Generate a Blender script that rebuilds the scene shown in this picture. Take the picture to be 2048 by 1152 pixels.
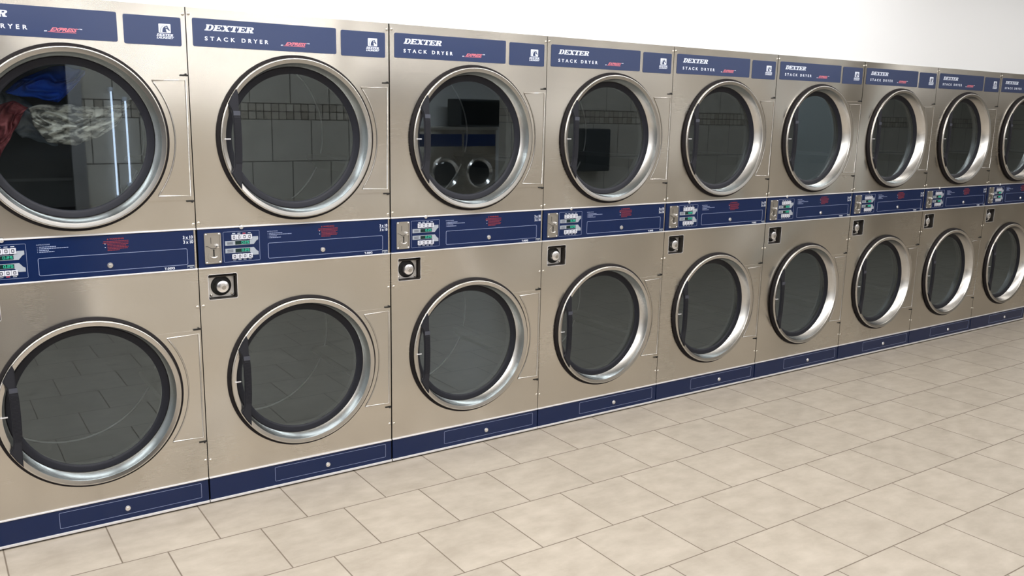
import bpy, bmesh, math, random
from math import sin, cos, pi, radians
from mathutils import Vector, Matrix, noise
from mathutils.geometry import tessellate_polygon

for o in list(bpy.data.objects):
    bpy.data.objects.remove(o, do_unlink=True)
SC = bpy.context.scene
COL = SC.collection

# ------------------------------------------------------------------ camera
F_PX = 1752.24
YAW, PITCH, ROLL = 0.60012, -0.19870, 0.02071
CAM = Vector((-0.0549, -3.3434, 1.5459 + 0.006))
cam_d = bpy.data.cameras.new('camera')
cam_o = bpy.data.objects.new('camera', cam_d)
COL.objects.link(cam_o)
cam_d.sensor_width = 36.0
cam_d.lens = F_PX / 2048 * 36.0
cam_d.clip_start = 0.02
cy_, sy_, cp_, sp_ = cos(YAW), sin(YAW), cos(PITCH), sin(PITCH)
fw = Vector((sy_ * cp_, cy_ * cp_, sp_))
rt = Vector((cy_, -sy_, 0))
up = rt.cross(fw)
r2 = cos(ROLL) * rt + sin(ROLL) * up
u2 = -sin(ROLL) * rt + cos(ROLL) * up
M = Matrix((r2, u2, -fw)).transposed().to_4x4()
M.translation = CAM
cam_o.matrix_world = M
SC.camera = cam_o

# ------------------------------------------------------------------ world and light
w = bpy.data.worlds.new('night')
SC.world = w
w.use_nodes = True
w.node_tree.nodes['Background'].inputs[0].default_value = (0.05, 0.06, 0.09, 1)
w.node_tree.nodes['Background'].inputs[1].default_value = 0.3
SC.view_settings.view_transform = 'Standard'
SC.view_settings.look = 'None'
SC.view_settings.exposure = -0.42
SC.view_settings.gamma = 1.0
SC.view_settings.use_curve_mapping = False
ROOM_H = 2.85
WALL_Y = -3.6
LAMPS = [(-1.3, -0.95, 66), (1.3, -0.95, 64), (3.9, -0.95, 44), (6.5, -0.95, 17), (9.1, -0.95, 5),
         (-1.3, -2.65, 40), (1.3, -2.65, 34), (3.9, -2.65, 20), (6.5, -2.65, 18), (9.1, -2.65, 14), (11.7, -1.8, 9)]
LAMP_COL = (1.0, 0.98, 0.965)


def area(name, loc, sx, sy, power, col=LAMP_COL):
    l = bpy.data.lights.new(name, 'AREA')
    l.shape = 'RECTANGLE'
    l.size, l.size_y = sx, sy
    l.energy = power
    l.color = col
    o = bpy.data.objects.new(name, l)
    COL.objects.link(o)
    o.location = loc
    return o


for x, y, p in LAMPS:
    area('tube_light', (x, y, ROOM_H - 0.075), 2.2, 0.22, p)
area('tube_light', (7.0, -7.0, ROOM_H - 0.075), 2.4, 0.5, 210)

# ------------------------------------------------------------------ materials
MATS = {}


def mat(name, base=(0.8, 0.8, 0.8), rough=0.5, metal=0.0, **kw):
    m = bpy.data.materials.new(name)
    m.use_nodes = True
    b = m.node_tree.nodes['Principled BSDF']
    b.inputs['Base Color'].default_value = (*base, 1)
    b.inputs['Roughness'].default_value = rough
    b.inputs['Metallic'].default_value = metal
    for k, v in kw.items():
        b.inputs[k].default_value = v
    MATS[name] = m
    return m


def N(m, t, **kw):
    n = m.node_tree.nodes.new(t)
    for k, v in kw.items():
        setattr(n, k, v)
    return n


def L(m, a, b):
    m.node_tree.links.new(a, b)


def math_node(m, op, a, b=None, c=None):
    n = N(m, 'ShaderNodeMath', operation=op)
    for i, v in enumerate((a, b, c)):
        if v is None:
            continue
        if isinstance(v, (int, float)):
            n.inputs[i].default_value = v
        else:
            L(m, v, n.inputs[i])
    return n.outputs[0]


def steel(name, base, rough, aniso, smudge=0.05, scale=(1.5, 1.5, 260.0), tan=(0, 0, 1), wave=0.09):
    m = mat(name, base, rough, 1.0)
    b = m.node_tree.nodes['Principled BSDF']
    b.inputs['Anisotropic'].default_value = aniso
    cx = N(m, 'ShaderNodeCombineXYZ')
    cx.inputs[0].default_value, cx.inputs[1].default_value, cx.inputs[2].default_value = tan
    L(m, cx.outputs[0], b.inputs['Tangent'])
    geo = N(m, 'ShaderNodeNewGeometry')
    mp = N(m, 'ShaderNodeMapping')
    mp.inputs['Scale'].default_value = scale
    L(m, geo.outputs['Position'], mp.inputs[0])
    fine = N(m, 'ShaderNodeTexNoise')
    fine.inputs['Scale'].default_value = 4.0
    fine.inputs['Detail'].default_value = 3.0
    L(m, mp.outputs[0], fine.inputs['Vector'])
    big = N(m, 'ShaderNodeTexNoise')
    big.inputs['Scale'].default_value = 2.6
    big.inputs['Detail'].default_value = 4.0
    L(m, geo.outputs['Position'], big.inputs['Vector'])
    r = math_node(m, 'MULTIPLY_ADD', fine.outputs[0], 0.03, rough - 0.015)
    r = math_node(m, 'MULTIPLY_ADD', big.outputs[0], smudge * 2, math_node(m, 'SUBTRACT', r, smudge))
    L(m, r, b.inputs['Roughness'])
    wv = N(m, 'ShaderNodeTexNoise')
    wv.inputs['Scale'].default_value = 1.7
    wv.inputs['Detail'].default_value = 0.0
    L(m, geo.outputs['Position'], wv.inputs['Vector'])
    wb = N(m, 'ShaderNodeBump')
    wb.inputs['Strength'].default_value = 1.0
    wb.inputs['Distance'].default_value = wave
    L(m, wv.outputs[0], wb.inputs['Height'])
    L(m, wb.outputs[0], b.inputs['Normal'])
    mix = N(m, 'ShaderNodeMix', data_type='RGBA')
    mix.inputs[6].default_value = (base[0] * 0.93, base[1] * 0.92, base[2] * 0.90, 1)
    mix.inputs[7].default_value = (min(1, base[0] * 1.05), min(1, base[1] * 1.05), min(1, base[2] * 1.05), 1)
    L(m, fine.outputs[0], mix.inputs[0])
    L(m, mix.outputs[2], b.inputs['Base Color'])
    return m


STEEL = steel('brushed_stainless_steel', (0.63, 0.60, 0.55), 0.26, 0.85, 0.05)
RIM = mat('polished_rim_steel', (0.565, 0.55, 0.525), 0.26, 1.0)
EDGE = mat('bright_folded_edge', (0.84, 0.84, 0.87), 0.40, 0.45)
CHROME = mat('chrome', (0.85, 0.85, 0.86), 0.10, 1.0)
SCREWM = mat('zinc_screw', (0.66, 0.62, 0.55), 0.3, 1.0)
PLATE = mat('bright_zinc_plate', (0.72, 0.71, 0.70), 0.4, 0.6)
SATIN = mat('satin_chrome', (0.90, 0.90, 0.92), 0.28, 1.0)
ZAMAK = mat('cast_zinc', (0.52, 0.50, 0.47), 0.38, 1.0)
DARKM = mat('dark_and_shaded_sheet_metal', (0.045, 0.04, 0.036), 0.55, 0.6)  # cabinet metal; its dark tone also stands for shade in lock recess and plinth gap
RUBBER = mat('black_rubber', (0.010, 0.008, 0.009), 0.7, 0.0, **{'Specular IOR Level': 0.2})
RING = mat('charcoal_door_ring', (0.013, 0.014, 0.020), 0.5, 0.0, **{'Specular IOR Level': 0.22})
HAND = mat('charcoal_plastic', (0.020, 0.021, 0.027), 0.5, 0.0, **{'Specular IOR Level': 0.22})
BLUE = mat('navy_plate', (0.0065, 0.0170, 0.068), 0.16, 0.0, **{'Specular IOR Level': 0.35})
BLUE.node_tree.nodes['Principled BSDF'].inputs['Coat Weight'].default_value = 0.0
BLUE.node_tree.nodes['Principled BSDF'].inputs['Coat Roughness'].default_value = 0.08
BLUE_UP = mat('navy_name_plate', (0.022, 0.038, 0.105), 0.28)
BLUE_UP.node_tree.nodes['Principled BSDF'].inputs['Coat Weight'].default_value = 0.5
BLUE_UP.node_tree.nodes['Principled BSDF'].inputs['Coat Roughness'].default_value = 0.12
WHITE_INK = mat('white_ink', (0.72, 0.77, 0.88), 0.5)
LINE_INK = mat('pale_blue_line_ink', (0.30, 0.36, 0.55), 0.45)
GREY_INK = mat('grey_ink', (0.34, 0.38, 0.44), 0.5)
PINK_INK = mat('pink_red_ink', (0.62, 0.17, 0.22), 0.5)
RED_INK = mat('red_ink', (0.23, 0.020, 0.026), 0.5)
BTN = mat('white_button', (0.62, 0.64, 0.72), 0.4)
BTN_INK = mat('button_numeral_ink', (0.035, 0.04, 0.07), 0.5)
LCD = mat('dark_green_window', (0.004, 0.022, 0.022), 0.2)
BLACK = mat('black_slot', (0.004, 0.004, 0.004), 0.6)
DRUM = mat('galvanised_drum', (0.16, 0.165, 0.165), 0.45, 0.7)


SEAM = mat('bright_drum_seam', (0.75, 0.76, 0.76), 0.5)


def emis(name, col, s):
    m = mat(name, (0.02, 0.02, 0.02), 0.4)
    b = m.node_tree.nodes['Principled BSDF']
    b.inputs['Emission Color'].default_value = (*col, 1)
    b.inputs['Emission Strength'].default_value = s
    return m


DIGIT = emis('green_led', (0.02, 0.66, 0.42), 1.1)
LEDRED = emis('red_led', (0.75, 0.02, 0.12), 0.7)
DIFF = emis('light_diffuser', (1.0, 0.97, 0.92), 2.0)

# door glass: clear pane that mirrors the room a little
GLASS = bpy.data.materials.new('door_glass')
GLASS.use_nodes = True
nt = GLASS.node_tree
nt.nodes.clear()
out = nt.nodes.new('ShaderNodeOutputMaterial')
mx = nt.nodes.new('ShaderNodeMixShader')
tr = nt.nodes.new('ShaderNodeBsdfTransparent')
gl = nt.nodes.new('ShaderNodeBsdfGlossy')
gn = nt.nodes.new('ShaderNodeNewGeometry')
dt = nt.nodes.new('ShaderNodeVectorMath')
dt.operation = 'DOT_PRODUCT'
nt.links.new(gn.outputs['Incoming'], dt.inputs[0])
nt.links.new(gn.outputs['Normal'], dt.inputs[1])


def _m(op, a, b=None, c=None):
    n = nt.nodes.new('ShaderNodeMath')
    n.operation = op
    for i, v in enumerate((a, b, c)):
        if v is None:
            continue
        if isinstance(v, (int, float)):
            n.inputs[i].default_value = v
        else:
            nt.links.new(v, n.inputs[i])
    return n.outputs[0]


# two-sided Schlick reflectance of a glass pane
fr_out = _m('MULTIPLY_ADD', _m('POWER', _m('SUBTRACT', 1.0, _m('ABSOLUTE', dt.outputs['Value'])), 3.5), 0.855, 0.145)
gl.inputs['Roughness'].default_value = 0.012
gl.inputs['Color'].default_value = (0.77, 0.91, 1.0, 1)
tr.inputs['Color'].default_value = (0.70, 0.74, 0.75, 1)
nt.links.new(fr_out, mx.inputs[0])
nt.links.new(tr.outputs[0], mx.inputs[1])
nt.links.new(gl.outputs[0], mx.inputs[2])
nt.links.new(mx.outputs[0], out.inputs[0])

WALLP = mat('white_wall_paint', (0.80, 0.815, 0.835), 0.6)
m = WALLP
nz = N(m, 'ShaderNodeTexNoise')
nz.inputs['Scale'].default_value = 180
bp = N(m, 'ShaderNodeBump')
bp.inputs['Strength'].default_value = 0.06
bp.inputs['Distance'].default_value = 0.002
L(m, nz.outputs[0], bp.inputs['Height'])
L(m, bp.outputs[0], m.node_tree.nodes['Principled BSDF'].inputs['Normal'])
CEIL = mat('ceiling_tile_white', (0.78, 0.78, 0.77), 0.8)


def tile_floor():
    m = mat('beige_floor_tile', (0.5, 0.45, 0.38), 0.34)
    b = m.node_tree.nodes['Principled BSDF']
    geo = N(m, 'ShaderNodeNewGeometry')
    sp = N(m, 'ShaderNodeSeparateXYZ')
    L(m, geo.outputs['Position'], sp.inputs[0])
    PX, PY = 0.3333, 0.3395
    v = math_node(m, 'DIVIDE', math_node(m, 'ADD', sp.outputs[1], 0.3145), -PY)   # rows away from the dryers
    row = math_node(m, 'FLOOR', v)
    vf = math_node(m, 'SUBTRACT', v, row)
    # joint x = 2.233 - 0.1845*row (row 0 lies between y=-0.3145 and -0.654)
    u = math_node(m, 'DIVIDE', math_node(m, 'ADD', math_node(m, 'SUBTRACT', sp.outputs[0], 2.2325), math_node(m, 'MULTIPLY', row, 0.1845)), PX)
    col = math_node(m, 'FLOOR', u)
    uf = math_node(m, 'SUBTRACT', u, col)
    G = 0.0042

    def edge(f, p):
        a = math_node(m, 'MINIMUM', f, math_node(m, 'SUBTRACT', 1.0, f))
        return math_node(m, 'MULTIPLY', a, p)
    d = math_node(m, 'MINIMUM', edge(uf, PX), edge(vf, PY))
    g = N(m, 'ShaderNodeMapRange')
    g.inputs['From Min'].default_value = G * 0.35
    g.inputs['From Max'].default_value = G * 0.75
    L(m, d, g.inputs['Value'])          # 0 in grout, 1 on tile
    cv = N(m, 'ShaderNodeCombineXYZ')
    L(m, col, cv.inputs[0])
    L(m, row, cv.inputs[1])
    wn = N(m, 'ShaderNodeTexWhiteNoise', noise_dimensions='3D')
    L(m, cv.outputs[0], wn.inputs['Vector'])
    off = N(m, 'ShaderNodeVectorMath', operation='MULTIPLY_ADD')
    L(m, wn.outputs['Color'], off.inputs[0])
    off.inputs[1].default_value = (9, 9, 9)
    L(m, geo.outputs['Position'], off.inputs[2])
    mp = N(m, 'ShaderNodeMapping')
    mp.inputs['Scale'].default_value = (1.0, 1.6, 1.0)
    L(m, off.outputs[0], mp.inputs[0])
    n1 = N(m, 'ShaderNodeTexNoise')
    n1.inputs['Scale'].default_value = 9.0
    n1.inputs['Detail'].default_value = 6.0
    n1.inputs['Roughness'].default_value = 0.6
    L(m, mp.outputs[0], n1.inputs['Vector'])
    ramp = N(m, 'ShaderNodeValToRGB')
    ramp.color_ramp.elements[0].position = 0.30
    ramp.color_ramp.elements[0].color = (0.350, 0.306, 0.250, 1)
    ramp.color_ramp.elements[1].position = 0.72
    ramp.color_ramp.elements[1].color = (0.455, 0.405, 0.340, 1)
    L(m, n1.outputs[0], ramp.inputs[0])
    hs = N(m, 'ShaderNodeHueSaturation')
    L(m, ramp.outputs[0], hs.inputs['Color'])
    L(m, math_node(m, 'MULTIPLY_ADD', wn.outputs['Value'], 0.07, 0.965), hs.inputs['Value'])
    mix = N(m, 'ShaderNodeMix', data_type='RGBA')
    mix.inputs[6].default_value = (0.15, 0.12, 0.09, 1)
    L(m, g.outputs[0], mix.inputs[0])
    L(m, hs.outputs[0], mix.inputs[7])
    L(m, mix.outputs[2], b.inputs['Base Color'])
    rr = N(m, 'ShaderNodeMapRange')
    rr.inputs['To Min'].default_value = 0.8
    rr.inputs['To Max'].default_value = 0.36
    L(m, g.outputs[0], rr.inputs['Value'])
    L(m, rr.outputs[0], b.inputs['Roughness'])
    bp = N(m, 'ShaderNodeBump')
    bp.inputs['Strength'].default_value = 0.35
    bp.inputs['Distance'].default_value = 0.002
    hh = math_node(m, 'MULTIPLY_ADD', n1.outputs[0], 0.12, g.outputs[0])
    L(m, hh, bp.inputs['Height'])
    L(m, bp.outputs[0], b.inputs['Normal'])
    return m


FLOORM = tile_floor()


def tile_wall():
    """large beige wall tiles with a two-row mosaic band, tile height from real z"""
    m = mat('beige_wall_tile', (0.5, 0.45, 0.38), 0.25)
    b = m.node_tree.nodes['Principled BSDF']
    geo = N(m, 'ShaderNodeNewGeometry')
    sp = N(m, 'ShaderNodeSeparateXYZ')
    L(m, geo.outputs['Position'], sp.inputs[0])
    x, z = sp.outputs[0], sp.outputs[2]

    def grid(px, pz, x0, z0, shift):
        v = math_node(m, 'DIVIDE', math_node(m, 'SUBTRACT', z, z0), pz)
        row = math_node(m, 'FLOOR', v)
        u = math_node(m, 'ADD', math_node(m, 'DIVIDE', math_node(m, 'SUBTRACT', x, x0), px), math_node(m, 'MULTIPLY', row, shift))
        c = math_node(m, 'FLOOR', u)
        uf = math_node(m, 'SUBTRACT', u, c)
        vf = math_node(m, 'SUBTRACT', v, row)

        def e(f, p):
            return math_node(m, 'MULTIPLY', math_node(m, 'MINIMUM', f, math_node(m, 'SUBTRACT', 1.0, f)), p)
        d = math_node(m, 'MINIMUM', e(uf, px), e(vf, pz))
        cv = N(m, 'ShaderNodeCombineXYZ')
        L(m, c, cv.inputs[0])
        L(m, row, cv.inputs[1])
        wn = N(m, 'ShaderNodeTexWhiteNoise', noise_dimensions='3D')
        L(m, cv.outputs[0], wn.inputs['Vector'])
        return d, wn.outputs['Value']
    d1, w1 = grid(0.3333, 0.3345, 2.372, 1.451 - 0.3345 * 5, 0.5)
    d2, w2 = grid(0.062, 0.063, 2.372, 1.451, 0.0)
    inband = math_node(m, 'MULTIPLY', math_node(m, 'GREATER_THAN', z, 1.451), math_node(m, 'LESS_THAN', z, 1.577))
    d3, w3 = grid(0.3333, 0.3345, 2.533, 1.577, 0.5)
    above = math_node(m, 'GREATER_THAN', z, 1.577)

    def sel(f, a, c):
        n = N(m, 'ShaderNodeMix')
        L(m, f, n.inputs[0])
        L(m, a, n.inputs[2])
        L(m, c, n.inputs[3])
        return n.outputs[0]
    d = sel(inband, sel(above, d1, d3), d2)
    g = math_node(m, 'GREATER_THAN', d, 0.0030)
    nz = N(m, 'ShaderNodeTexNoise')
    nz.inputs['Scale'].default_value = 7
    nz.inputs['Detail'].default_value = 5
    L(m, geo.outputs['Position'], nz.inputs['Vector'])
    r = N(m, 'ShaderNodeValToRGB')
    r.color_ramp.elements[0].color = (0.40, 0.37, 0.32, 1)
    r.color_ramp.elements[1].color = (0.56, 0.53, 0.47, 1)
    L(m, nz.outputs[0], r.inputs[0])
    rm = N(m, 'ShaderNodeValToRGB')
    rm.color_ramp.elements[0].color = (0.34, 0.30, 0.25, 1)
    rm.color_ramp.elements[1].color = (0.54, 0.50, 0.43, 1)
    L(m, w2, rm.inputs[0])
    c1 = N(m, 'ShaderNodeMix', data_type='RGBA')
    L(m, inband, c1.inputs[0])
    L(m, r.outputs[0], c1.inputs[6])
    L(m, rm.outputs[0], c1.inputs[7])
    c2 = N(m, 'ShaderNodeMix', data_type='RGBA')
    L(m, g, c2.inputs[0])
    c2.inputs[6].default_value = (0.05, 0.04, 0.035, 1)
    L(m, c1.outputs[2], c2.inputs[7])
    L(m, c2.outputs[2], b.inputs['Base Color'])
    return m


WTILE = tile_wall()


# ------------------------------------------------------------------ mesh helpers
class MB:
    def __init__(s):
        s.bm = bmesh.new()

    def box(s, x0, x1, y0, y1, z0, z1, bev=0):
        vs = [s.bm.verts.new((x, y, z)) for x in (x0, x1) for y in (y0, y1) for z in (z0, z1)]
        idx = [(0, 1, 3, 2), (4, 6, 7, 5), (0, 4, 5, 1), (2, 3, 7, 6), (0, 2, 6, 4), (1, 5, 7, 3)]
        fs = [s.bm.faces.new([vs[i] for i in f]) for f in idx]
        if bev:
            es = list({e for f in fs for e in f.edges})
            bmesh.ops.bevel(s.bm, geom=es, offset=bev, segments=2, affect='EDGES', profile=0.5)
        return s

    def prism(s, outer, y0, y1, holes=()):
        """polygon in x,z given as outer loop and holes, from y0 (front) to y1 (back)"""
        loops = [list(outer)] + [list(h) for h in holes]
        tri = tessellate_polygon([[Vector((p[0], p[1], 0)) for p in l] for l in loops])
        flat = [p for l in loops for p in l]
        fr = [s.bm.verts.new((p[0], y0, p[1])) for p in flat]
        bk = [s.bm.verts.new((p[0], y1, p[1])) for p in flat]
        for t in tri:
            for vv in ([fr[i] for i in t], [bk[i] for i in reversed(t)]):
                try:
                    s.bm.faces.new(vv)
                except ValueError:
                    pass
        k = 0
        for l in loops:
            n = len(l)
            for i in range(n):
                a, b = k + i, k + (i + 1) % n
                s.bm.faces.new((fr[a], fr[b], bk[b], bk[a]))
            k += n
        return s

    def lathe(s, cx, cz, prof, n=96, closed=False):
        """profile of (r, y) turned about the y axis through (cx, cz)"""
        rings = []
        for r, y in prof:
            if r <= 1e-6:
                rings.append([s.bm.verts.new((cx, y, cz))])
            else:
                rings.append([s.bm.verts.new((cx + r * cos(2 * pi * i / n), y, cz + r * sin(2 * pi * i / n))) for i in range(n)])
        pairs = list(zip(rings, rings[1:]))
        if closed:
            pairs.append((rings[-1], rings[0]))
        for a, b in pairs:
            for i in range(n):
                j = (i + 1) % n
                if len(a) == 1 and len(b) == 1:
                    continue
                if len(a) == 1:
                    s.bm.faces.new((a[0], b[j], b[i]))
                elif len(b) == 1:
                    s.bm.faces.new((a[i], a[j], b[0]))
                else:
                    s.bm.faces.new((a[i], a[j], b[j], b[i]))
        return s

    def tube(s, pts, r, n=8, closed=False):
        """round bar through 3-D points"""
        pts = [Vector(p) for p in pts]
        m_ = len(pts)
        rings = []
        for i, p in enumerate(pts):
            a = pts[i - 1] if (i > 0 or closed) else p
            b = pts[(i + 1) % m_] if (i < m_ - 1 or closed) else p
            t = (b - a).normalized()
            ref = Vector((0, 1, 0)) if abs(t.y) < 0.9 else Vector((1, 0, 0))
            u = t.cross(ref).normalized()
            v = t.cross(u).normalized()
            rings.append([s.bm.verts.new(p + r * (cos(2 * pi * k / n) * u + sin(2 * pi * k / n) * v)) for k in range(n)])
        for i in range(m_ if closed else m_ - 1):
            a, b = rings[i], rings[(i + 1) % m_]
            for k in range(n):
                j = (k + 1) % n
                s.bm.faces.new((a[k], a[j], b[j], b[k]))
        if not closed:
            s.bm.faces.new(rings[0])
            s.bm.faces.new(list(reversed(rings[-1])))
        return s

    def build(s, name, material, parent=None, smooth=False, label=None):
        bmesh.ops.remove_doubles(s.bm, verts=s.bm.verts, dist=1e-7)
        bmesh.ops.recalc_face_normals(s.bm, faces=s.bm.faces)
        me = bpy.data.meshes.new(name)
        s.bm.to_mesh(me)
        s.bm.free()
        if smooth:
            for p in me.polygons:
                p.use_smooth = True
            me.set_sharp_from_angle(angle=radians(smooth if smooth > 1 else 35))
        me.materials.append(material)
        o = bpy.data.objects.new(name, me)
        COL.objects.link(o)
        if parent:
            o.parent = parent
        if label:
            o['label'] = label
        return o


def circ(cx, cz, r, n=96, a0=0.0, a1=2 * pi):
    full = abs(a1 - a0 - 2 * pi) < 1e-6
    k = n if full else n + 1
    return [(cx + r * cos(a0 + (a1 - a0) * i / n), cz + r * sin(a0 + (a1 - a0) * i / n)) for i in range(k)]


def rrect(x0, x1, z0, z1, r, n=5):
    pts = []
    for cx, cz, a in ((x1 - r, z1 - r, 0), (x0 + r, z1 - r, pi / 2), (x0 + r, z0 + r, pi), (x1 - r, z0 + r, 1.5 * pi)):
        pts += [(cx + r * cos(a + pi / 2 * i / n), cz + r * sin(a + pi / 2 * i / n)) for i in range(n + 1)]
    return pts


def rect(x0, x1, z0, z1):
    return [(x0, z0), (x1, z0), (x1, z1), (x0, z1)]


def outline(mb, x0, x1, z0, z1, r, wd, y0, y1):
    mb.prism(rrect(x0, x1, z0, z1, r), y0, y1, [rrect(x0 + wd, x1 - wd, z0 + wd, z1 - wd, max(r - wd, 0.0005))])
    return mb


def thing(name, label, cat, loc=(0, 0, 0), rz=0, group=None):
    o = bpy.data.objects.new(name, None)
    COL.objects.link(o)
    o.location = loc
    o.rotation_euler = (0, 0, rz)
    o.empty_display_size = 0.1
    o['label'] = label
    o['category'] = cat
    if group:
        o['group'] = group
    return o


def tag(o, label, cat, group=None):
    o['label'] = label
    o['category'] = cat
    if group:
        o['group'] = group
    return o


def text_polys(mb, body, x0, x1, z0, z1, y0, y1, bold=0.0, shear=0.0, spacing=1.0):
    """built-in typeface, fitted to the given box, extruded"""
    cu = bpy.data.curves.new('t', 'FONT')
    cu.body = body
    cu.size = 1.0
    cu.offset = bold
    cu.shear = shear
    cu.space_character = spacing
    cu.resolution_u = 3
    to = bpy.data.objects.new('t', cu)
    COL.objects.link(to)
    dg = bpy.context.evaluated_depsgraph_get()
    ev = to.evaluated_get(dg)
    me = bpy.data.meshes.new_from_object(ev)
    bpy.data.objects.remove(to, do_unlink=True)
    bpy.data.curves.remove(cu)
    xs = [v.co.x for v in me.vertices]
    zs = [v.co.y for v in me.vertices]
    ax, bx, az, bz = min(xs), max(xs), min(zs), max(zs)
    b2 = bmesh.new()
    b2.from_mesh(me)
    bpy.data.meshes.remove(me)
    mp = {}
    for v in b2.verts:
        X = x0 + (v.co.x - ax) / (bx - ax) * (x1 - x0)
        Z = z0 + (v.co.y - az) / (bz - az) * (z1 - z0)
        mp[v] = (mb.bm.verts.new((X, y0, Z)), mb.bm.verts.new((X, y1, Z)))
    for f in b2.faces:
        mb.bm.faces.new([mp[v][0] for v in f.verts])
    for e in b2.edges:
        if len(e.link_faces) == 1:
            a, b = e.verts
            try:
                mb.bm.faces.new((mp[a][0], mp[b][0], mp[b][1], mp[a][1]))
            except ValueError:
                pass
    b2.free()
    return mb


def slab_word(mb, x0, x1, z0, z1, y0, y1, shear=0.38):
    """DEXTER in wide slanted slab-serif capitals"""
    h = z1 - z0
    W = x1 - x0 - shear * h
    adv = W / 6.0
    t, s = 0.30, 0.15      # stem width (of advance), serif thickness (of height)

    def P(i, pts):
        q = []
        for u, v in pts:
            X = x0 + (i + u) * adv
            q.append((X + shear * v * h, z0 + v * h))
        mb.prism(q, y0, y1)

    def R(i, u0, u1, v0, v1):
        P(i, [(u0, v0), (u1, v0), (u1, v1), (u0, v1)])
    # D
    R(0, 0.0, 0.62, 0, s)
    R(0, 0.0, 0.62, 1 - s, 1)
    R(0, 0.10, 0.10 + t, 0, 1)
    q = []
    n = 10
    outer = [(0.60 + 0.38 * sin(pi * k / n), 0.5 + 0.5 * cos(pi * k / n)) for k in range(n + 1)]
    inner = [(0.58 + 0.13 * sin(pi * k / n), 0.5 + 0.34 * cos(pi * k / n)) for k in range(n + 1)]
    P(0, outer + inner[::-1])

    def E(i):
        R(i, 0.02, 0.96, 0, s)
        R(i, 0.02, 0.94, 1 - s, 1)
        R(i, 0.12, 0.12 + t, 0, 1)
        R(i, 0.12, 0.74, 0.43, 0.57)
        R(i, 0.84, 0.96, 0, 0.30)
        R(i, 0.82, 0.94, 0.70, 1)
        R(i, 0.66, 0.76, 0.34, 0.66)
    E(1)
    # X
    R(2, 0.0, 0.42, 0, s)
    R(2, 0.60, 1.02, 0, s)
    R(2, 0.0, 0.44, 1 - s, 1)
    R(2, 0.60, 1.0, 1 - s, 1)
    P(2, [(0.06, 1), (0.42, 1), (0.96, 0), (0.60, 0)])
    P(2, [(0.12, 0), (0.26, 0), (0.90, 1), (0.76, 1)])
    # T
    R(3, 0.04, 0.98, 1 - s, 1)
    R(3, 0.04, 0.16, 0.66, 1)
    R(3, 0.86, 0.98, 0.66, 1)
    R(3, 0.36, 0.36 + t, 0, 1)
    R(3, 0.20, 0.82, 0, s)
    E(4)
    # R
    R(5, 0.02, 0.52, 0, s)
    R(5, 0.02, 0.66, 1 - s, 1)
    R(5, 0.12, 0.12 + t, 0, 1)
    outer = [(0.62 + 0.32 * sin(pi * k / n), 0.73 + 0.27 * cos(pi * k / n)) for k in range(n + 1)]
    inner = [(0.60 + 0.08 * sin(pi * k / n), 0.73 + 0.12 * cos(pi * k / n)) for k in range(n + 1)]
    P(5, outer + inner[::-1])
    R(5, 0.42, 0.62, 0.46, 0.60)
    P(5, [(0.46, 0.50), (0.76, 0.52), (1.00, 0.0), (0.68, 0.0)])
    R(5, 0.66, 1.06, 0, s)
    return mb


SEG = {'0': 'abcdef', '2': 'abged', '5': 'afgcd', '1': 'bc', '.': ''}


def seg_digit(mb, ch, x, z, w_, h_, y0, y1):
    t = w_ * 0.24
    segs = dict(a=(x, x + w_, z + h_ - t, z + h_), g=(x, x + w_, z + h_ / 2 - t / 2, z + h_ / 2 + t / 2), d=(x, x + w_, z, z + t),
                f=(x, x + t, z + h_ / 2, z + h_), b=(x + w_ - t, x + w_, z + h_ / 2, z + h_),
                e=(x, x + t, z, z + h_ / 2), c=(x + w_ - t, x + w_, z, z + h_ / 2))
    for k in SEG[ch]:
        a = segs[k]
        mb.prism(rect(*a), y0, y1)


# ------------------------------------------------------------------ room
def struct(name, mb, material):
    o = mb.build(name, material)
    o['kind'] = 'structure'
    return o


XL, XR = -2.6, 13.5
struct('floor', MB().box(XL, XR, WALL_Y - 0.12, 1.1, -0.06, 0.0), FLOORM)
struct('floor_far_room', MB().box(2.0, 12.0, -10.2, WALL_Y - 0.12, -0.06, 0.0), FLOORM).name = 'floor_rear'
struct('ceiling', MB().box(XL, XR, -10.2, 1.1, ROOM_H, ROOM_H + 0.06), CEIL)
TOP = 1.8924 + 0.001
mbw = MB().box(XL, XR, 0.008, 0.10, TOP, ROOM_H)          # bulkhead over the dryers
mbw.box(XL, -0.004, 0.008, 0.10, 0.0, TOP)
mbw.box(7.262, XR, 0.008, 0.10, 0.0, TOP)
struct('wall_front', mbw, WALLP)
struct('trim_1', MB().box(7.206, 7.258, -0.001, 0.06, 0.0, TOP - 0.001), STEEL)
struct('wall_left', MB().box(XL - 0.1, XL, -3.7, 0.1, 0, ROOM_H), WALLP)
struct('wall_right', MB().box(XR, XR + 0.1, -3.7, 0.1, 0, ROOM_H), WTILE)
TT = 1.9115
bw = MB()
by0, by1 = WALL_Y - 0.12, WALL_Y
bw.box(0.99, 3.40, by0, by1, 0, TT)
bw.box(4.64, 8.86, by0, by1, 0, TT)
bw.box(9.86, XR, by0, by1, 0, TT)
struct('wall_back', bw, WTILE)
bu = MB()
bu.box(XL, 0.93, by0, by1, 2.12, ROOM_H)
bu.box(0.93, 3.40, by0, by1, TT, ROOM_H)
bu.box(3.40, 4.64, by0, by1, 2.12, ROOM_H)
bu.box(4.64, 8.86, by0, by1, TT, ROOM_H)
bu.box(8.86, 9.86, by0, by1, 2.06, ROOM_H)
bu.box(9.86, XR, by0, by1, TT, ROOM_H)
struct('wall_back_upper', bu, WALLP).name = 'wall_rear'
ru = MB()
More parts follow.
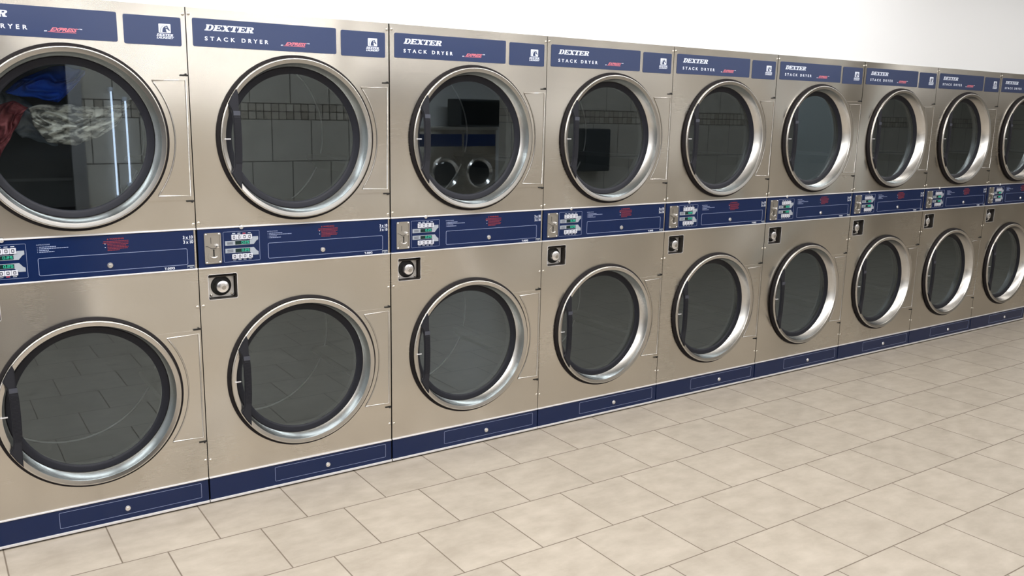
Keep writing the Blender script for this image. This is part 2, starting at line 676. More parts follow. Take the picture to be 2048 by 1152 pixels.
ru.box(2.0, 12.0, -10.2, -10.1, 0, ROOM_H).box(1.9, 2.0, -10.2, WALL_Y - 0.12, 0, ROOM_H).box(12.0, 12.1, -10.2, WALL_Y - 0.12, 0, ROOM_H)
struct('wall_far', ru, WALLP)
PALE = mat('pale_door_paint', (0.60, 0.66, 0.68), 0.4)
KICK = mat('dark_kick_plate', (0.03, 0.03, 0.03), 0.4)
DGLASS = mat('night_window_glass', (0.004, 0.005, 0.007), 0.05)
ALU = mat('aluminium_frame', (0.50, 0.50, 0.52), 0.35, 1.0)
d1 = struct('door_1', MB().box(8.87, 9.85, WALL_Y - 0.06, WALL_Y - 0.01, 0.005, 2.05), PALE)
MB().box(8.95, 9.77, WALL_Y - 0.010, WALL_Y - 0.004, 0.02, 0.16).build('kick_plate', KICK, d1)
MB().lathe(9.74, 1.0, [(0, WALL_Y + 0.06), (0.02, WALL_Y + 0.058), (0.028, WALL_Y + 0.045), (0.024, WALL_Y + 0.03), (0.01, WALL_Y + 0.02), (0.01, WALL_Y - 0.01)], 24).build('door_knob', CHROME, d1, 30)
d2 = struct('window_1', MB().box(XL, 0.90, WALL_Y - 0.05, WALL_Y - 0.03, 0.06, 2.06), DGLASS)
fm = MB().box(0.90, 0.99, WALL_Y - 0.10, WALL_Y + 0.02, 0, 2.12).box(XL, 0.90, WALL_Y - 0.10, WALL_Y + 0.01, 2.06, 2.12)
fm.box(XL, 0.90, WALL_Y - 0.10, WALL_Y + 0.01, 0.0, 0.06).box(-0.52, -0.45, WALL_Y - 0.10, WALL_Y + 0.01, 0.06, 2.06)
fm.build('window_frame', ALU, d2)
MB().box(-0.45, 0.90, WALL_Y - 0.08, WALL_Y - 0.02, 1.0, 1.02).build('glazing_bar', KICK, d2)


TUBE = emis('cool_white_tube', (0.80, 0.86, 1.0), 9.0)


def wall_tube(x, z0, z1, lab):
    t = thing('light_tube', lab, 'light', (x, WALL_Y, z0), 0, 'upright light tubes beside the night window')
    MB().tube([(0, 0.05, 0.03), (0, 0.05, z1 - z0 - 0.03)], 0.0065, 12).build('tube', TUBE, t, 40)
    for z in (0.015, z1 - z0 - 0.015):
        MB().box(-0.012, 0.012, 0.0, 0.062, z - 0.015, z + 0.015, 0.003).build('holder', WHITE_INK, t)


wall_tube(1.18, 0.86, 1.665, 'taller upright light tube on the opposite wall, mirrored in the leftmost upper glass')
wall_tube(1.272, 0.95, 1.60, 'shorter upright light tube on the opposite wall, mirrored in the leftmost upper glass')

cb = thing('wall_cabinet', 'dark cabinet on the opposite tiled wall, mirrored in the fourth upper dryer door', 'cabinet', (5.64, WALL_Y, 0.98))
CABM = mat('dark_cabinet_paint', (0.03, 0.035, 0.04), 0.4)
MB().box(-0.17, 0.16, 0.0, 0.16, 0, 0.42, 0.006).build('body', CABM, cb)
MB().box(-0.16, 0.15, 0.162, 0.176, 0.01, 0.41, 0.003).build('door', CABM, cb)

for x, y, p in LAMPS + [(7.0, -7.0, 0)]:
    t = thing('ceiling_light', 'long recessed fluorescent ceiling fixture mirrored as a bright band in the round steel door rims', 'light',
              (x, y, ROOM_H), 0, 'ceiling lights over the aisle')
    hw = 1.22 if p == 0 else 1.12
    MB().prism(rect(-hw, hw, -0.28, 0.28), 0, 0.05, [rect(-hw + .015, hw - .015, -0.265, 0.265)]).build('frame', WHITE_INK, t)
    fo = t.children[0]
    fo.data.transform(Matrix.Rotation(radians(-90), 4, 'X') @ Matrix.Translation((0, 0.0, 0)))
    fo.location = (0, 0, -0.05) if fo.data.vertices[0].co.z >= -1e-6 else (0, 0, 0)
    MB().box(-hw + .016, hw - .016, -0.264, 0.264, -0.03, -0.02).build('diffuser', DIFF, t)


# ------------------------------------------------------------------ stack dryer
DX, UZ, LZ = 0.4055, 1.4235, 0.4835       # door centre x, upper and lower z
R_HOLE, R_RIM = 0.300, 0.305


def make_door(root, cz, cx):
    D = MB().lathe(cx, cz, [(0.3035, -0.006), (0.3058, -0.016), (0.3054, -0.0225), (0.3040, -0.0265), (0.3018, -0.0280), (0.2995, -0.0276),
                            (0.2868, -0.0240), (0.2848, -0.0195), (0.2735, 0.031), (0.2690, 0.034), (0.2690, 0.038), (0.2800, 0.038), (0.2950, 0.006)], 144, closed=True)
    door = D.build('door', RIM, root, 50)
    MB().lathe(cx, cz, [(0.2990, 0.004), (0.3130, 0.0), (0.3165, -0.004), (0.3150, -0.0125), (0.3070, -0.0175), (0.3045, -0.008), (0.300, 0.004)], 128).build('outer_gasket', RUBBER, door, 50)
    MB().lathe(cx, cz, [(0.2736, 0.0305), (0.2710, 0.0265), (0.2560, 0.0300), (0.2480, 0.0345), (0.2470, 0.0385), (0.2700, 0.040), (0.2736, 0.0305)], 128).build('glass_ring', RING, door, 50)
    MB().lathe(cx, cz, [(0.0, 0.0365), (0.2475, 0.0365)], 96).build('glass', GLASS, door)
    # strap handle bridging the left of the rim
    hp = [(-.2440, .182), (-.2385, .168), (-.2378, .110), (-.2345, .100), (-.2315, .060), (-.2305, 0.0), (-.2315, -.060), (-.2345, -.104), (-.2365, -.120), (-.2372, -.186),
          (-.2560, -.160), (-.2745, -.127), (-.2655, -.112), (-.2620, -.098), (-.2590, -.050), (-.2580, 0.0), (-.2590, .050), (-.2620, .088), (-.2665, .108), (-.2765, .128), (-.2620, .156)]
    h = MB()
    h.prism([(cx + a, cz + b) for a, b in hp], -0.0385, -0.0275)
    o = h.build('handle', HAND, door)
    bmm = bmesh.new()
    bmm.from_mesh(o.data)
    es = [e for e in bmm.edges if abs(e.verts[0].co.y + 0.0385) < 1e-5 and abs(e.verts[1].co.y + 0.0385) < 1e-5 and len(e.link_faces) == 2
          and abs(e.link_faces[0].normal.dot(e.link_faces[1].normal)) < 0.5]
    bmesh.ops.bevel(bmm, geom=es, offset=0.003, segments=2, affect='EDGES')
    # grip ridges down the bar
    for k in range(34):
        z = cz - 0.088 + k * 0.0050
        vs = bmesh.ops.create_cube(bmm, size=1.0)['verts']
        bmesh.ops.scale(bmm, vec=(0.022, 0.0016, 0.0022), verts=vs)
        bmesh.ops.translate(bmm, vec=(cx - 0.2450, -0.0389, z), verts=vs)
    bmm.to_mesh(o.data)
    bmm.free()
    lab = MB()
    lab.prism(rect(cx - .2600, cx - .2345, cz + 0.0865, cz + 0.103), -0.0402, -0.0384)
    lab.build('handle_clip', mat('clip_grey', (0.055, 0.06, 0.08), 0.4) if 'clip_grey' not in MATS else MATS['clip_grey'], door)
    MB().box(cx - .2920, cx - .2700, -0.0285, -0.0245, cz - 0.0015, cz + 0.0020).build('latch_pin', EDGE, door)
    # hinge plate with embossed line, cut to the circle of the door
    a = math.asin(0.2215 / 0.3155)
    arc = circ(cx, cz, 0.3155, 40, -a, a)
    X1 = 0.7955
    H = MB().prism([(X1, cz - 0.2215)] + [(X1, cz + 0.2215)] + arc[::-1], -0.0050, -0.0012)
    hp_ = H.build('hinge_plate', STEEL, door)
    g = MB()
    a2 = math.asin(0.204 / 0.336)
    path = [(0.7875, cz - 0.208), (0.7875, cz + 0.208)] + [(p[0], p[1]) for p in circ(cx, cz, 0.336, 40, -a2, a2)][::-1]
    g.tube([(p[0], -0.0048, p[1]) for p in path], 0.0034, 8, closed=True)
    g.build('embossed_line', RIM, door, 60)
    for s_, z in ((1, cz + 0.2255), (-1, cz - 0.2265)):
        p_ = MB().box(0.770, 0.7985, -0.0065, 0.004, z - 0.0024, z + 0.0024, 0.0008)
        p_.lathe(0.790, z + 0.003 * s_, [(0, -0.008), (0.0035, -0.0075), (0.0035, 0.0)], 12)
        p_.build('hinge_pin', BLACK, door)
    return door


def make_dryer():
    root = thing('stack_dryer', 'x', 'dryer')
    X0, X1 = 0.0020, 0.7980
    hu = circ(DX, UZ, R_HOLE, 120)
    hl = circ(DX, LZ, R_HOLE, 120)
    # cabinet shell behind the panels
    c = MB()
    c.box(0.004, 0.006, 0.010, 0.95, 0.0, 1.884).box(0.794, 0.796, 0.010, 0.95, 0.0, 1.884)
    c.box(0.004, 0.796, 0.010, 0.95, 1.882, 1.884).box(0.004, 0.796, 0.948, 0.95, 0.0, 1.884)
    c.box(0.004, 0.796, 0.014, 0.95, 0.0, 0.004).box(0.006, 0.794, 0.012, 0.60, 0.90, 0.905).box(0.006, 0.794, 0.012, 0.60, 1.125, 1.13)
    c.box(0.010, 0.790, 0.014, 0.020, -0.007, 0.10).box(0.006, 0.794, 0.0060, 0.012, 0.930, 1.10)  # first strip is a dark plinth that draws the shadow line under the base
    c.build('cabinet', DARKM, root)
    up_ = MB().prism(rect(X0, X1, 1.0945, 1.8854), -0.0010, 0.0060, [hu])
    up_.build('upper_panel', STEEL, root)
    lock_hole = rrect(0.0355, 0.1450, 0.8165, 0.9135, 0.006)
    MB().prism(rect(X0, X1, 0.1043, 0.9378), -0.0010, 0.0060, [hl, lock_hole]).build('lower_panel', STEEL, root)

    # name plates
    npl = MB().prism(rrect(0.0228, 0.5708, 1.7525, 1.8508, 0.006), -0.0026, -0.0010).build('name_plate', BLUE_UP, root)
    slab_word(MB(), 0.0645, 0.2485, 1.8098, 1.8308, -0.0031, -0.0025).build('brand_lettering', WHITE_INK, npl)
    t = MB()
    text_polys(t, 'STACK', 0.0645, 0.1742, 1.7745, 1.7890, -0.0031, -0.0025, 0.022, 0, 1.75)
    text_polys(t, 'DRYER', 0.1980, 0.2985, 1.7745, 1.7888, -0.0031, -0.0025, 0.022, 0, 1.75)
    t.build('model_lettering', WHITE_INK, npl)
    t = MB()
    text_polys(t, 'EXPRESS', 0.3640, 0.4480, 1.7745, 1.7868, -0.0031, -0.0025, 0.030, 0.55, 0.95)
    t.prism([(0.3560, 1.7715), (0.4420, 1.7715), (0.4435, 1.7730), (0.3590, 1.7730)], -0.0031, -0.0025)
    t.build('express_lettering', PINK_INK, npl)
    t = MB()
    text_polys(t, 'an', 0.3465, 0.3555, 1.7722, 1.7758, -0.0031, -0.0025, 0.02, 0.3)
    text_polys(t, 'TM', 0.4520, 0.4610, 1.7835, 1.7870, -0.0031, -0.0025, 0.02)
    t.prism([(0.4480, 1.7845), (0.4515, 1.7845), (0.4520, 1.7858), (0.4490, 1.7858)], -0.0031, -0.0025)
    t.build('small_lettering', WHITE_INK, npl)
    lp = MB().prism(rrect(0.5910, 0.7825, 1.7490, 1.8470, 0.006), -0.0026, -0.0010).build('logo_plate', BLUE_UP, root)
    ex0, ez0, es_ = 0.7065, 1.7915, 0.0405

    def E(u, v):
        return (ex0 + u * es_, ez0 + v * es_ * 0.76)
    # white square with the horse's head and neck left open
    horse = [(0.30, 0.06), (0.30, 0.28), (0.34, 0.48), (0.42, 0.64), (0.52, 0.74), (0.64, 0.80), (0.72, 0.84), (0.76, 0.76), (0.80, 0.62), (0.88, 0.44), (0.94, 0.34), (0.92, 0.28),
             (0.84, 0.26), (0.78, 0.34), (0.70, 0.44), (0.60, 0.46), (0.62, 0.30), (0.68, 0.06)]
    sq = rrect(ex0, ex0 + es_, ez0, ez0 + es_ * 0.76, 0.0022)
    arch = [(0.08 + 0.0, 0.06), (0.09, 0.30), (0.14, 0.52), (0.24, 0.70), (0.38, 0.82), (0.50, 0.88), (0.54, 0.84), (0.42, 0.76), (0.30, 0.62), (0.22, 0.44), (0.19, 0.26), (0.18, 0.06)]
    MB().prism(sq, -0.0031, -0.0025, [[E(*p) for p in horse]]).build('horse_emblem', WHITE_INK, lp)
    MB().prism([E(*p) for p in arch], -0.0034, -0.0030).prism([E(u * .35 + .56, v * .3 + .54) for u, v in ((0, 0), (.5, .1), (.3, .6), (0, .5))], -0.0034, -0.0030).build('mane_stripe', GREY_INK, lp)
    t = MB()
    slab_word(t, 0.6985, 0.7560, 1.7808, 1.7885, -0.0031, -0.0025)
    t.prism(rect(0.6975, 0.7580, 1.7792, 1.7798), -0.0031, -0.0025)
    text_polys(t, 'LAUNDRY', 0.6985, 0.7565, 1.7715, 1.7780, -0.0031, -0.0025, 0.03, 0.3)
    t.build('logo_lettering', WHITE_INK, lp)

    # control panel
    cp = MB().prism(rect(0.0038, 0.7890, 0.9440, 1.0890), -0.0030, 0.0060).build('control_panel', BLUE, root)
    MB().box(X0, X1, -0.0055, 0.0060, 1.0893, 1.0942, 0.0010).build('trim_strip', EDGE, cp)
    MB().box(X0, X1, -0.0055, 0.0060, 0.9381, 0.9432, 0.0010).build('trim_strip', EDGE, cp)
    MB().box(0.7900, 0.7962, -0.0012, 0.0060, 0.9433, 1.0892).build('side_strip', STEEL, cp)
    outline(MB(), 0.2700, 0.7640, 0.9600, 1.0215, 0.006, 0.0015, -0.0035, -0.0029).build('drawer_outline', LINE_INK, cp)
    t = MB()
    text_polys(t, '3 x 10', 0.7500, 0.7855, 1.0570, 1.0690, -0.0035, -0.0029, 0.02, 0)
    t.prism(rect(0.7500, 0.7860, 1.0535, 1.0543), -0.0035, -0.0029)
    text_polys(t, '3 x 10', 0.7510, 0.7860, 1.0395, 1.0512, -0.0035, -0.0029, 0.02, 0)
    t.build('price_lettering', WHITE_INK, cp)
    t = MB()
    text_polys(t, 'T-30X2', 0.6795, 0.7160, 0.9470, 0.9555, -0.0035, -0.0029, 0.03, 0)
    t.build('size_lettering', WHITE_INK, cp)
    t = MB()
    outline(t, 0.7605, 0.7865, 0.9465, 0.9575, 0.001, 0.0007, -0.0035, -0.0029)
    t.prism(rect(0.7620, 0.7850, 0.9525, 0.9562), -0.0035, -0.0029).prism(rect(0.7700, 0.7800, 0.9480, 0.9500), -0.0035, -0.0029)
    t.build('approval_mark', GREY_INK, cp)
    t = MB()
    text_polys(t, 'INSTRUCTIONS', 0.2690, 0.3100, 1.0652, 1.0688, -0.0035, -0.0029, 0.01, 0)
    for k, ln in enumerate((0.052, 0.090, 0.030, 0.046)):
        z = 1.0590 - k * 0.0058
        t.prism(rect(0.2710, 0.2722, z - 0.0012, z + 0.0018), -0.0035, -0.0029)
        x = 0.2765
        rnd = random.Random(k)
        while x < 0.2765 + ln:
            wl = rnd.uniform(0.004, 0.009)
            t.prism(rect(x, min(x + wl, 0.2765 + ln), z - 0.0010, z + 0.0014), -0.0035, -0.0029)
            x += wl + 0.0012
    t.build('instruction_print', LINE_INK, cp)
    t = MB()
    text_polys(t, 'WARNING', 0.4990, 0.5470, 1.0705, 1.0765, -0.0035, -0.0029, 0.03, 0)
    t.prism([(0.4900, 1.0705), (0.4970, 1.0705), (0.4935, 1.0768)], -0.0035, -0.0029)
    for k, (a, b_) in enumerate(((0.479, 0.562), (0.477, 0.562), (0.491, 0.561), (0.491, 0.553), (0.491, 0.561), (0.491, 0.559), (0.491, 0.531))):
        z = 1.0650 - k * 0.0053
        x = a
        rnd = random.Random(10 + k)
        while x < b_:
            wl = rnd.uniform(0.005, 0.012)
            t.prism(rect(x, min(x + wl, b_), z - 0.0011, z + 0.0012), -0.0035, -0.0029)
            x += wl + 0.0010
    t.build('warning_print', RED_INK, cp)
    MB().prism(circ(0.4840, 1.0565, 0.0016, 10), -0.0035, -0.0029).prism(circ(0.4840, 1.0440, 0.0016, 10), -0.0035, -0.0029).build('warning_bullet', WHITE_INK, cp)
    MB().lathe(0.4960, 0.9795, [(0, -0.0085), (0.0045, -0.0080), (0.0050, -0.0064), (0.0090, -0.0062), (0.0103, -0.0036), (0.0103, -0.0029)], 24).build('drawer_lock', SATIN, cp, 30)
    MB().lathe(0.1680, 1.0895, [(0, -0.0105), (0.0050, -0.0095), (0.0078, -0.0070), (0.0080, -0.0050)], 20).build('panel_screw', SATIN, cp, 60)

    # coin slide
    cm = MB().prism(rrect(0.0262, 0.0886, 0.9572, 1.0738, 0.005), -0.0070, -0.0028, [rrect(0.0305, 0.0843, 0.9625, 1.0685, 0.004)])
    coin = cm.build('coin_acceptor', ZAMAK, root)
    MB().prism(rrect(0.0295, 0.0853, 0.9615, 1.0695, 0.004), -0.0046, -0.0028).prism(circ(0.0590, 0.9830, 0.0215, 32), -0.0062, -0.0044).build('coin_face', ZAMAK, coin)
    MB().prism(rrect(0.0575, 0.0625, 0.9835, 1.0105, 0.002), -0.0066, -0.0060).prism(rrect(0.0505, 0.0520, 1.0330, 1.0570, 0.0007), -0.0052, -0.0045).build('coin_slot', BLACK, coin)
    MB().tube([(0.0300, -0.0048, 1.0240), (0.0400, -0.0048, 1.0225), (0.0500, -0.0048, 1.0155), (0.0560, -0.0048, 1.0135), (0.0680, -0.0048, 1.0140)], 0.0009, 6).build('seam_line', BLACK, coin)
    MB().lathe(0.0730, 1.0225, [(0, -0.0190), (0.0060, -0.0175), (0.0082, -0.0130), (0.0076, -0.0085), (0.0050, -0.0060), (0.0050, -0.0045)], 24).build('return_button', CHROME, coin, 40)
    MB().tube([(0.0600 + 0.0125 * cos(a), -0.0085, 0.9862 + 0.0070 * sin(a)) for a in [pi + pi * k / 10 for k in range(11)]], 0.0022, 8).build('coin_cup', CHROME, coin, 60)
    for x, z in ((0.0330, 1.0690), (0.0818, 1.0690), (0.0330, 0.9620), (0.0818, 0.9620)):
        MB().lathe(x, z, [(0, -0.0090), (0.0026, -0.0084), (0.0034, -0.0070)], 12).build('plate_screw', EDGE, coin, 60)

    # timer display
    dp = outline(MB(), 0.0975, 0.2375, 0.9575, 1.0745, 0.004, 0.0009, -0.0035, -0.0029).build('display_panel', LINE_INK, root)
    for s_ in (1, -1):
        def Z(z):
            return z if s_ > 0 else 2.0312 - z
        br = [(.1040, 1.0215), (.1040, 1.0388), (.1985, 1.0388), (.2105, 1.0515), (.2315, 1.0515), (.2315, 1.0385), (.2250, 1.0350), (.2140, 1.0215)]
        MB().prism([(a, Z(b)) for a, b in br], -0.0038, -0.0029).build('display_bracket', GREY_INK, dp)
        z0 = 1.0235 if s_ > 0 else 0.9937
        MB().prism(rect(.1425, .1985, z0, z0 + 0.0140), -0.0043, -0.0037).build('display_window', LCD, dp)
        t = MB()
        zz = z0 + 0.0024
        seg_digit(t, '0', 0.1665, zz, 0.0078, 0.0096, -0.0047, -0.0042)
        t.prism(rect(0.1755, 0.1768, zz, zz + 0.0014), -0.0047, -0.0042)
        seg_digit(t, '2', 0.1780, zz, 0.0078, 0.0096, -0.0047, -0.0042)
        seg_digit(t, '5', 0.1880, zz, 0.0078, 0.0096, -0.0047, -0.0042)
        t.build('time_digits', DIGIT, dp)
        t = MB()
        for r_ in (0.0, 0.0038, -0.0038):
            t.prism(rect(0.1115, 0.1340, z0 + 0.0062 + r_, z0 + 0.0076 + r_), -0.0043, -0.0037)
        t.build('display_print', BTN_INK, dp)
        bz0, bz1 = (1.0430, 1.0620) if s_ > 0 else (0.9690, 0.9870)
        MB().prism(rrect(0.1280, 0.2085, bz0 - 0.0008, bz1 + 0.0008, 0.002), -0.0036, -0.0029).build('button_tray', BTN_INK, dp)
        t = MB()
        for k in range(4):
            bx = 0.1290 + k * 0.0199
            b_ = MB().prism(rrect(bx, bx + 0.0188, bz0, bz1, 0.0018), -0.0060, -0.0035, [rrect(bx + 0.0048, bx + 0.0140, bz0 + 0.0032, bz1 - 0.0032, 0.0022)])
            b_.prism(rrect(bx + 0.0072, bx + 0.0116, bz0 + 0.0062, bz1 - 0.0062, 0.001), -0.0058, -0.0035)
            b_.build('button', BTN, dp)
            lz = bz1 + 0.0040 if s_ > 0 else bz0 - 0.0055
            t.prism(rect(bx + 0.0035, bx + 0.0150, lz, lz + 0.0018), -0.0035, -0.0029)
        t.build('button_print', WHITE_INK, dp)

    # recessed door lock
    ld = 0.037
    lr = MB().prism(lock_hole, 0.0058, ld, [rrect(0.0362, 0.1443, 0.8172, 0.9128, 0.0055)])
    lr.prism(lock_hole, ld, ld + 0.004)
    lock = lr.build('lock_recess', DARKM, root)  # recess walls coloured dark to carry the shade inside
    MB().prism(rrect(0.0440, 0.1400, 0.8195, 0.9085, 0.004), ld - 0.006, ld - 0.002).build('lock_plate', PLATE, lock)
    outline(MB(), 0.0345, 0.1460, 0.8155, 0.9145, 0.0065, 0.0012, -0.0018, -0.0008).build('recess_edge_highlight', EDGE, lock)  # bright lip drawn as the highlight line along the recess edge
    kx, kz = 0.0912, 0.8625
    MB().lathe(kx, kz, [(0.0390, ld - 0.006), (0.0380, ld - 0.010), (0.0345, ld - 0.011), (0.0330, ld - 0.008), (0.0, ld - 0.008)], 48).build('lock_collar', BLACK, lock, 40)
    MB().lathe(kx, kz, [(0.0240, ld - 0.008), (0.0240, ld - 0.026), (0.0225, ld - 0.031), (0.0170, ld - 0.034), (0.0090, ld - 0.0350), (0.0, ld - 0.0352)], 40).build('lock_cylinder', SATIN, lock, 40)
    MB().lathe(kx + 0.003, kz - 0.003, [(0.0, ld - 0.0362), (0.0085, ld - 0.0360), (0.0090, ld - 0.0345)], 24).prism(rect(kx + 0.0022, kx + 0.0038, kz - 0.008, kz + 0.002), ld - 0.0366, ld - 0.036).build('key_slot', ZAMAK, lock, 40)
    for x, z in ((0.0525, 0.9000), (0.1320, 0.9000), (0.0525, 0.8275), (0.1320, 0.8275)):
        MB().lathe(x, z, [(0, ld - 0.0125), (0.0040, ld - 0.0110), (0.0055, ld - 0.0060)], 16).build('lock_screw', SCREWM, lock, 60)

    # base
    bp_ = MB().prism(rect(0.0038, 0.7962, 0.0095, 0.0982), -0.0030, 0.0060).build('base_panel', BLUE, root)
    MB().box(X0, X1, -0.0055, 0.0060, 0.0985, 0.1040, 0.0010).build('trim_strip', EDGE, bp_)
    MB().box(X0, X1, -0.0065, 0.0060, 0.0000, 0.0092, 0.0010).build('trim_strip', EDGE, bp_)
    outline(MB(), 0.2665, 0.7695, 0.0262, 0.0872, 0.004, 0.0012, -0.0034, -0.0029).build('drawer_outline', LINE_INK, bp_)
    MB().lathe(0.4975, 0.0500, [(0, -0.0090), (0.0045, -0.0084), (0.0050, -0.0066), (0.0092, -0.0062), (0.0106, -0.0036), (0.0106, -0.0029)], 24).build('drawer_lock', SATIN, bp_, 30)

    make_door(root, UZ, DX)
    make_door(root, LZ, DX)
    # tumbler drums seen through the glass
    for cz in (UZ, LZ):
        dr = MB().lathe(DX, cz, [(0.252, 0.055), (0.256, 0.085), (0.372, 0.090), (0.372, 0.655), (0.366, 0.662), (0.0, 0.665)], 96)
        dm = dr.build('drum', DRUM, root, 40)
        MB().lathe(DX, cz, [(0.269, 0.040), (0.256, 0.052), (0.254, 0.056)], 64).build('drum_seal', RUBBER, dm, 40)
        MB().tube([(DX + 0.366 * cos(2 * pi * k / 96), 0.652, cz + 0.366 * sin(2 * pi * k / 96)) for k in range(96)], 0.004, 8, closed=True).build('drum_seam', SEAM, dm, 60)
        for k in range(3):
            a = radians(100 + 120 * k)
            v = MB()
            P = []
            for y in (0.10, 0.64):
                for da, r in ((-0.10, 0.371), (-0.03, 0.300), (0.03, 0.300), (0.10, 0.371)):
                    P.append(v.bm.verts.new((DX + r * cos(a + da), y, cz + r * sin(a + da))))
            for i in range(3):
                v.bm.faces.new((P[i], P[i + 1], P[i + 5], P[i + 4]))
            v.bm.faces.new(P[:4])
            v.bm.faces.new(P[4:][::-1])
            v.build('baffle', DRUM, dm)
    for x, z in ((0.0108, 1.8635), (0.7905, 1.8605), (0.0108, 1.1135), (0.7905, 1.1090), (0.0135, 0.7955), (0.7905, 0.7945), (0.0110, 0.1745), (0.7905, 0.1770)):
        MB().lathe(x, z, [(0, -0.0048), (0.0030, -0.0044), (0.0052, -0.0030), (0.0060, -0.0010)], 16).build('screw', SCREWM, root, 60)
    return root


def copy_tree(o, parent=None):
    c = o.copy()
    COL.objects.link(c)
    c.parent = parent
    for ch in list(o.children):
        copy_tree(ch, c)
    return c


LABELS = [
    'leftmost stainless stack dryer, cut off by the frame, clothes tumbling behind its upper glass',
    'second stack dryer from the left, first one whole in the frame, red lamp lit',
    'third stack dryer from the left, its upper glass mirroring a row of washers',
    'fourth stack dryer from the left, its upper glass mirroring a dark cabinet',
    'fifth stack dryer from the left, middle machine of the row',
    'sixth stack dryer from the left, its upper glass mirroring a pale door',
    'seventh stack dryer from the left, third from the far right end of the row',
    'eighth stack dryer from the left, last but one at the far end',
    'farthest stack dryer, cut off by the right edge of the frame',
]
# seam positions along the row, measured (m)
OFF = [0.0, -0.0005, 0.001, 0.0, -0.0008, -0.0002, 0.0010, 0.0015, 0.0018]
proto = make_dryer()
dryers = []
for i in range(9):
    o = proto if i == 0 else copy_tree(proto)
    o.location = (0.8 * i + OFF[i], 0, 0.007)
    o['label'] = LABELS[i]
    o['group'] = 'stack dryers along the wall'
    dryers.append(o)


def lamp(dr, z):
    for ch in dr.children:
        if ch.name.startswith('display_panel'):
            MB().prism(rect(0.1725, 0.1830, z, z + 0.0042), -0.0040, -0.0029).build('cycle_lamp', LEDRED, ch, label='glowing red cycle lamp')


lamp(dryers[0], 0.9635)
lamp(dryers[1], 1.0635)

# ------------------------------------------------------------------ clothes in the first drum
def cloth_mat(name, c0, c1, scale, stretch=(1, 1, 1), lo=0.4, hi=0.6):
    m = mat(name, c0, 0.9)
    b = m.node_tree.nodes['Principled BSDF']
    tc = N(m, 'ShaderNodeNewGeometry')
    mp = N(m, 'ShaderNodeMapping')
    mp.inputs['Scale'].default_value = stretch
    mp.inputs['Rotation'].default_value = (0, radians(-25), 0)
    L(m, tc.outputs['Position'], mp.inputs[0])
    n = N(m, 'ShaderNodeTexNoise')
    n.inputs['Scale'].default_value = scale
    n.inputs['Detail'].default_value = 3
    L(m, mp.outputs[0], n.inputs['Vector'])
    r = N(m, 'ShaderNodeValToRGB')
    r.color_ramp.elements[0].position = lo
    r.color_ramp.elements[0].color = (*c0, 1)
    r.color_ramp.elements[1].position = hi
    r.color_ramp.elements[1].color = (*c1, 1)
    L(m, n.outputs[0], r.inputs[0])
    L(m, r.outputs[0], b.inputs['Base Color'])
    return m


def interp(pts, t):
    n = len(pts) - 1
    x = min(t * n, n - 1e-9)
    i = int(x)
    f = x - i
    f = f * f * (3 - 2 * f) * 0.4 + f * 0.6
    a, b = pts[i], pts[i + 1]
    return a[0] + (b[0] - a[0]) * f, a[1] + (b[1] - a[1]) * f


def garment(name, label, top, bot, y, thick, folds, seed, material, ang=0.6):
    """a closed crumpled lump of cloth lying between an upper and a lower outline"""
    nu, nv = 70, 40
    mb = MB()
    grid = {}
    for side in (0, 1):
        for i in range(nu + 1):
            for j in range(nv + 1):
                u, v = i / nu, j / nv
                a, b = interp(top, u), interp(bot, u)
                x = a[0] + (b[0] - a[0]) * v
                z = a[1] + (b[1] - a[1]) * v
                body = (sin(pi * v) ** 0.6) * (sin(pi * min(max(u, 0), 1)) ** 0.5)
                ph = folds * (u * cos(ang) + v * sin(ang)) + 2.2 * noise.noise(Vector((u * 3, v * 3, seed)))
                fold = 0.5 + 0.5 * sin(2 * pi * ph)
                w1 = noise.noise(Vector((x * 22, z * 22, seed + 5)))
                dz = 0.010 * noise.noise(Vector((u * 6, v * 2, seed + 9)))
                d = body * (thick * (0.55 + 0.45 * w1) + 0.020 * fold)
                yy = y - d if side == 0 else y + d * 0.8
                if j in (0, nv) or i in (0, nu):
                    key = (i, j)
                else:
                    key = (i, j, side)
                if key not in grid:
                    grid[key] = mb.bm.verts.new((x, yy, z + dz))

        def G(i, j):
            return grid[(i, j)] if (j in (0, nv) or i in (0, nu)) else grid[(i, j, side)]
        for i in range(nu):
            for j in range(nv):
                vs = [G(i, j), G(i + 1, j), G(i + 1, j + 1), G(i, j + 1)]
                try:
                    mb.bm.faces.new(vs if side == 0 else vs[::-1])
                except ValueError:
                    pass
    o = mb.build(name, material, None, 80)
    tag(o, label, 'clothing', 'clothes tumbling in the first dryer')
    return o


CB = cloth_mat('royal_blue_cloth', (0.008, 0.045, 0.33), (0.015, 0.10, 0.62), 8)
CP = cloth_mat('grey_green_patterned_cloth', (0.13, 0.13, 0.12), (0.62, 0.62, 0.56), 26, (1, 1, 2.2), 0.42, 0.56)
CR = cloth_mat('dark_red_cloth', (0.20, 0.035, 0.045), (0.46, 0.14, 0.15), 20)
CG = cloth_mat('blue_grey_cloth', (0.22, 0.26, 0.31), (0.48, 0.52, 0.56), 14)
garment('garment', 'royal blue garment high in the drum of the leftmost upper dryer',
        [(.235, 1.585), (.300, 1.640), (.375, 1.668), (.440, 1.676), (.495, 1.664)],
        [(.240, 1.578), (.290, 1.570), (.352, 1.556), (.396, 1.550), (.490, 1.650)], 0.20, 0.030, 3, 1.3, CB)
garment('garment', 'pale patterned garment stretched across the drum of the leftmost upper dryer',
        [(.300, 1.530), (.366, 1.548), (.430, 1.542), (.490, 1.537), (.565, 1.540), (.640, 1.578)],
        [(.310, 1.470), (.350, 1.412), (.440, 1.402), (.510, 1.424), (.580, 1.472), (.645, 1.565)], 0.17, 0.028, 5, 4.1, CP)
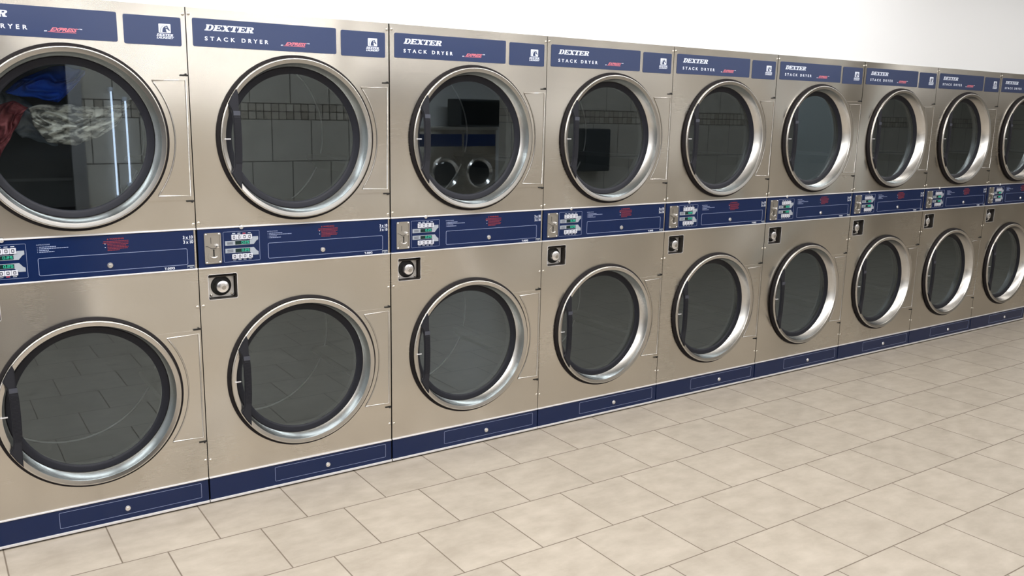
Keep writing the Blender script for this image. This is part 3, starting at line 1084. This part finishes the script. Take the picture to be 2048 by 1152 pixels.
garment('garment', 'blue-grey garment between the red and the patterned clothes in the leftmost upper dryer',
        [(.150, 1.600), (.230, 1.590), (.300, 1.560), (.340, 1.520), (.400, 1.490)],
        [(.190, 1.520), (.250, 1.470), (.280, 1.425), (.340, 1.410), (.395, 1.398)], 0.275, 0.024, 6, 7.7, CG)
garment('garment', 'dark red garment at the left of the drum in the leftmost upper dryer',
        [(.120, 1.500), (.190, 1.530), (.255, 1.553), (.300, 1.532)],
        [(.130, 1.350), (.200, 1.360), (.245, 1.440), (.296, 1.526)], 0.19, 0.026, 4, 2.9, CR)


# ------------------------------------------------------------------ washers mirrored in the third upper door
def make_washer():
    r = thing('washing_machine', 'x', 'washer')
    MB().box(0.004, 0.656, 0.0, 0.75, 0.0, 1.28, 0.006).build('body', STEEL, r)
    MB().box(0.02, 0.64, 0.751, 0.757, 0.97, 1.17, 0.002).build('control_panel', BLUE, r)
    MB().box(0.0, 0.66, 0.70, 0.80, 1.24, 1.285, 0.004).build('top_ledge', ZAMAK, r)
    dr = MB().lathe(0.33, 0.53, [(0.255, -0.751), (0.255, -0.785), (0.235, -0.80), (0.215, -0.785), (0.190, -0.765), (0.190, -0.751)], 48).build('door', CHROME, r, 50)
    MB().lathe(0.33, 0.53, [(0.191, -0.765), (0.12, -0.80), (0.0, -0.815)], 40).build('glass', DGLASS, dr, 50)
    for o in [dr] + list(dr.children):
        for v in o.data.vertices:
            v.co.y = -v.co.y
        o.data.flip_normals()
    return r


wl = ['washer at the left of the row mirrored in the third upper dryer door', 'washer in the middle of the row mirrored in the third upper dryer door',
      'washer at the right of the row mirrored in the third upper dryer door']
w0 = make_washer()
for k in range(3):
    o = w0 if k == 0 else copy_tree(w0)
    o.location = (6.21 + 0.66 * k, -9.95, 0)
    o['label'] = wl[k]
    o['group'] = 'washers in the far room'
t = thing('dispenser_box', 'dark dispenser box on the far washers, mirrored in the third upper dryer door', 'box', (7.55, -9.75, 1.29))
MB().box(0, 0.90, 0, 0.40, 0, 0.45, 0.01).build('body', CABM, t)
MB().box(0.04, 0.86, 0.402, 0.412, 0.03, 0.42, 0.003).build('door', DGLASS, t)
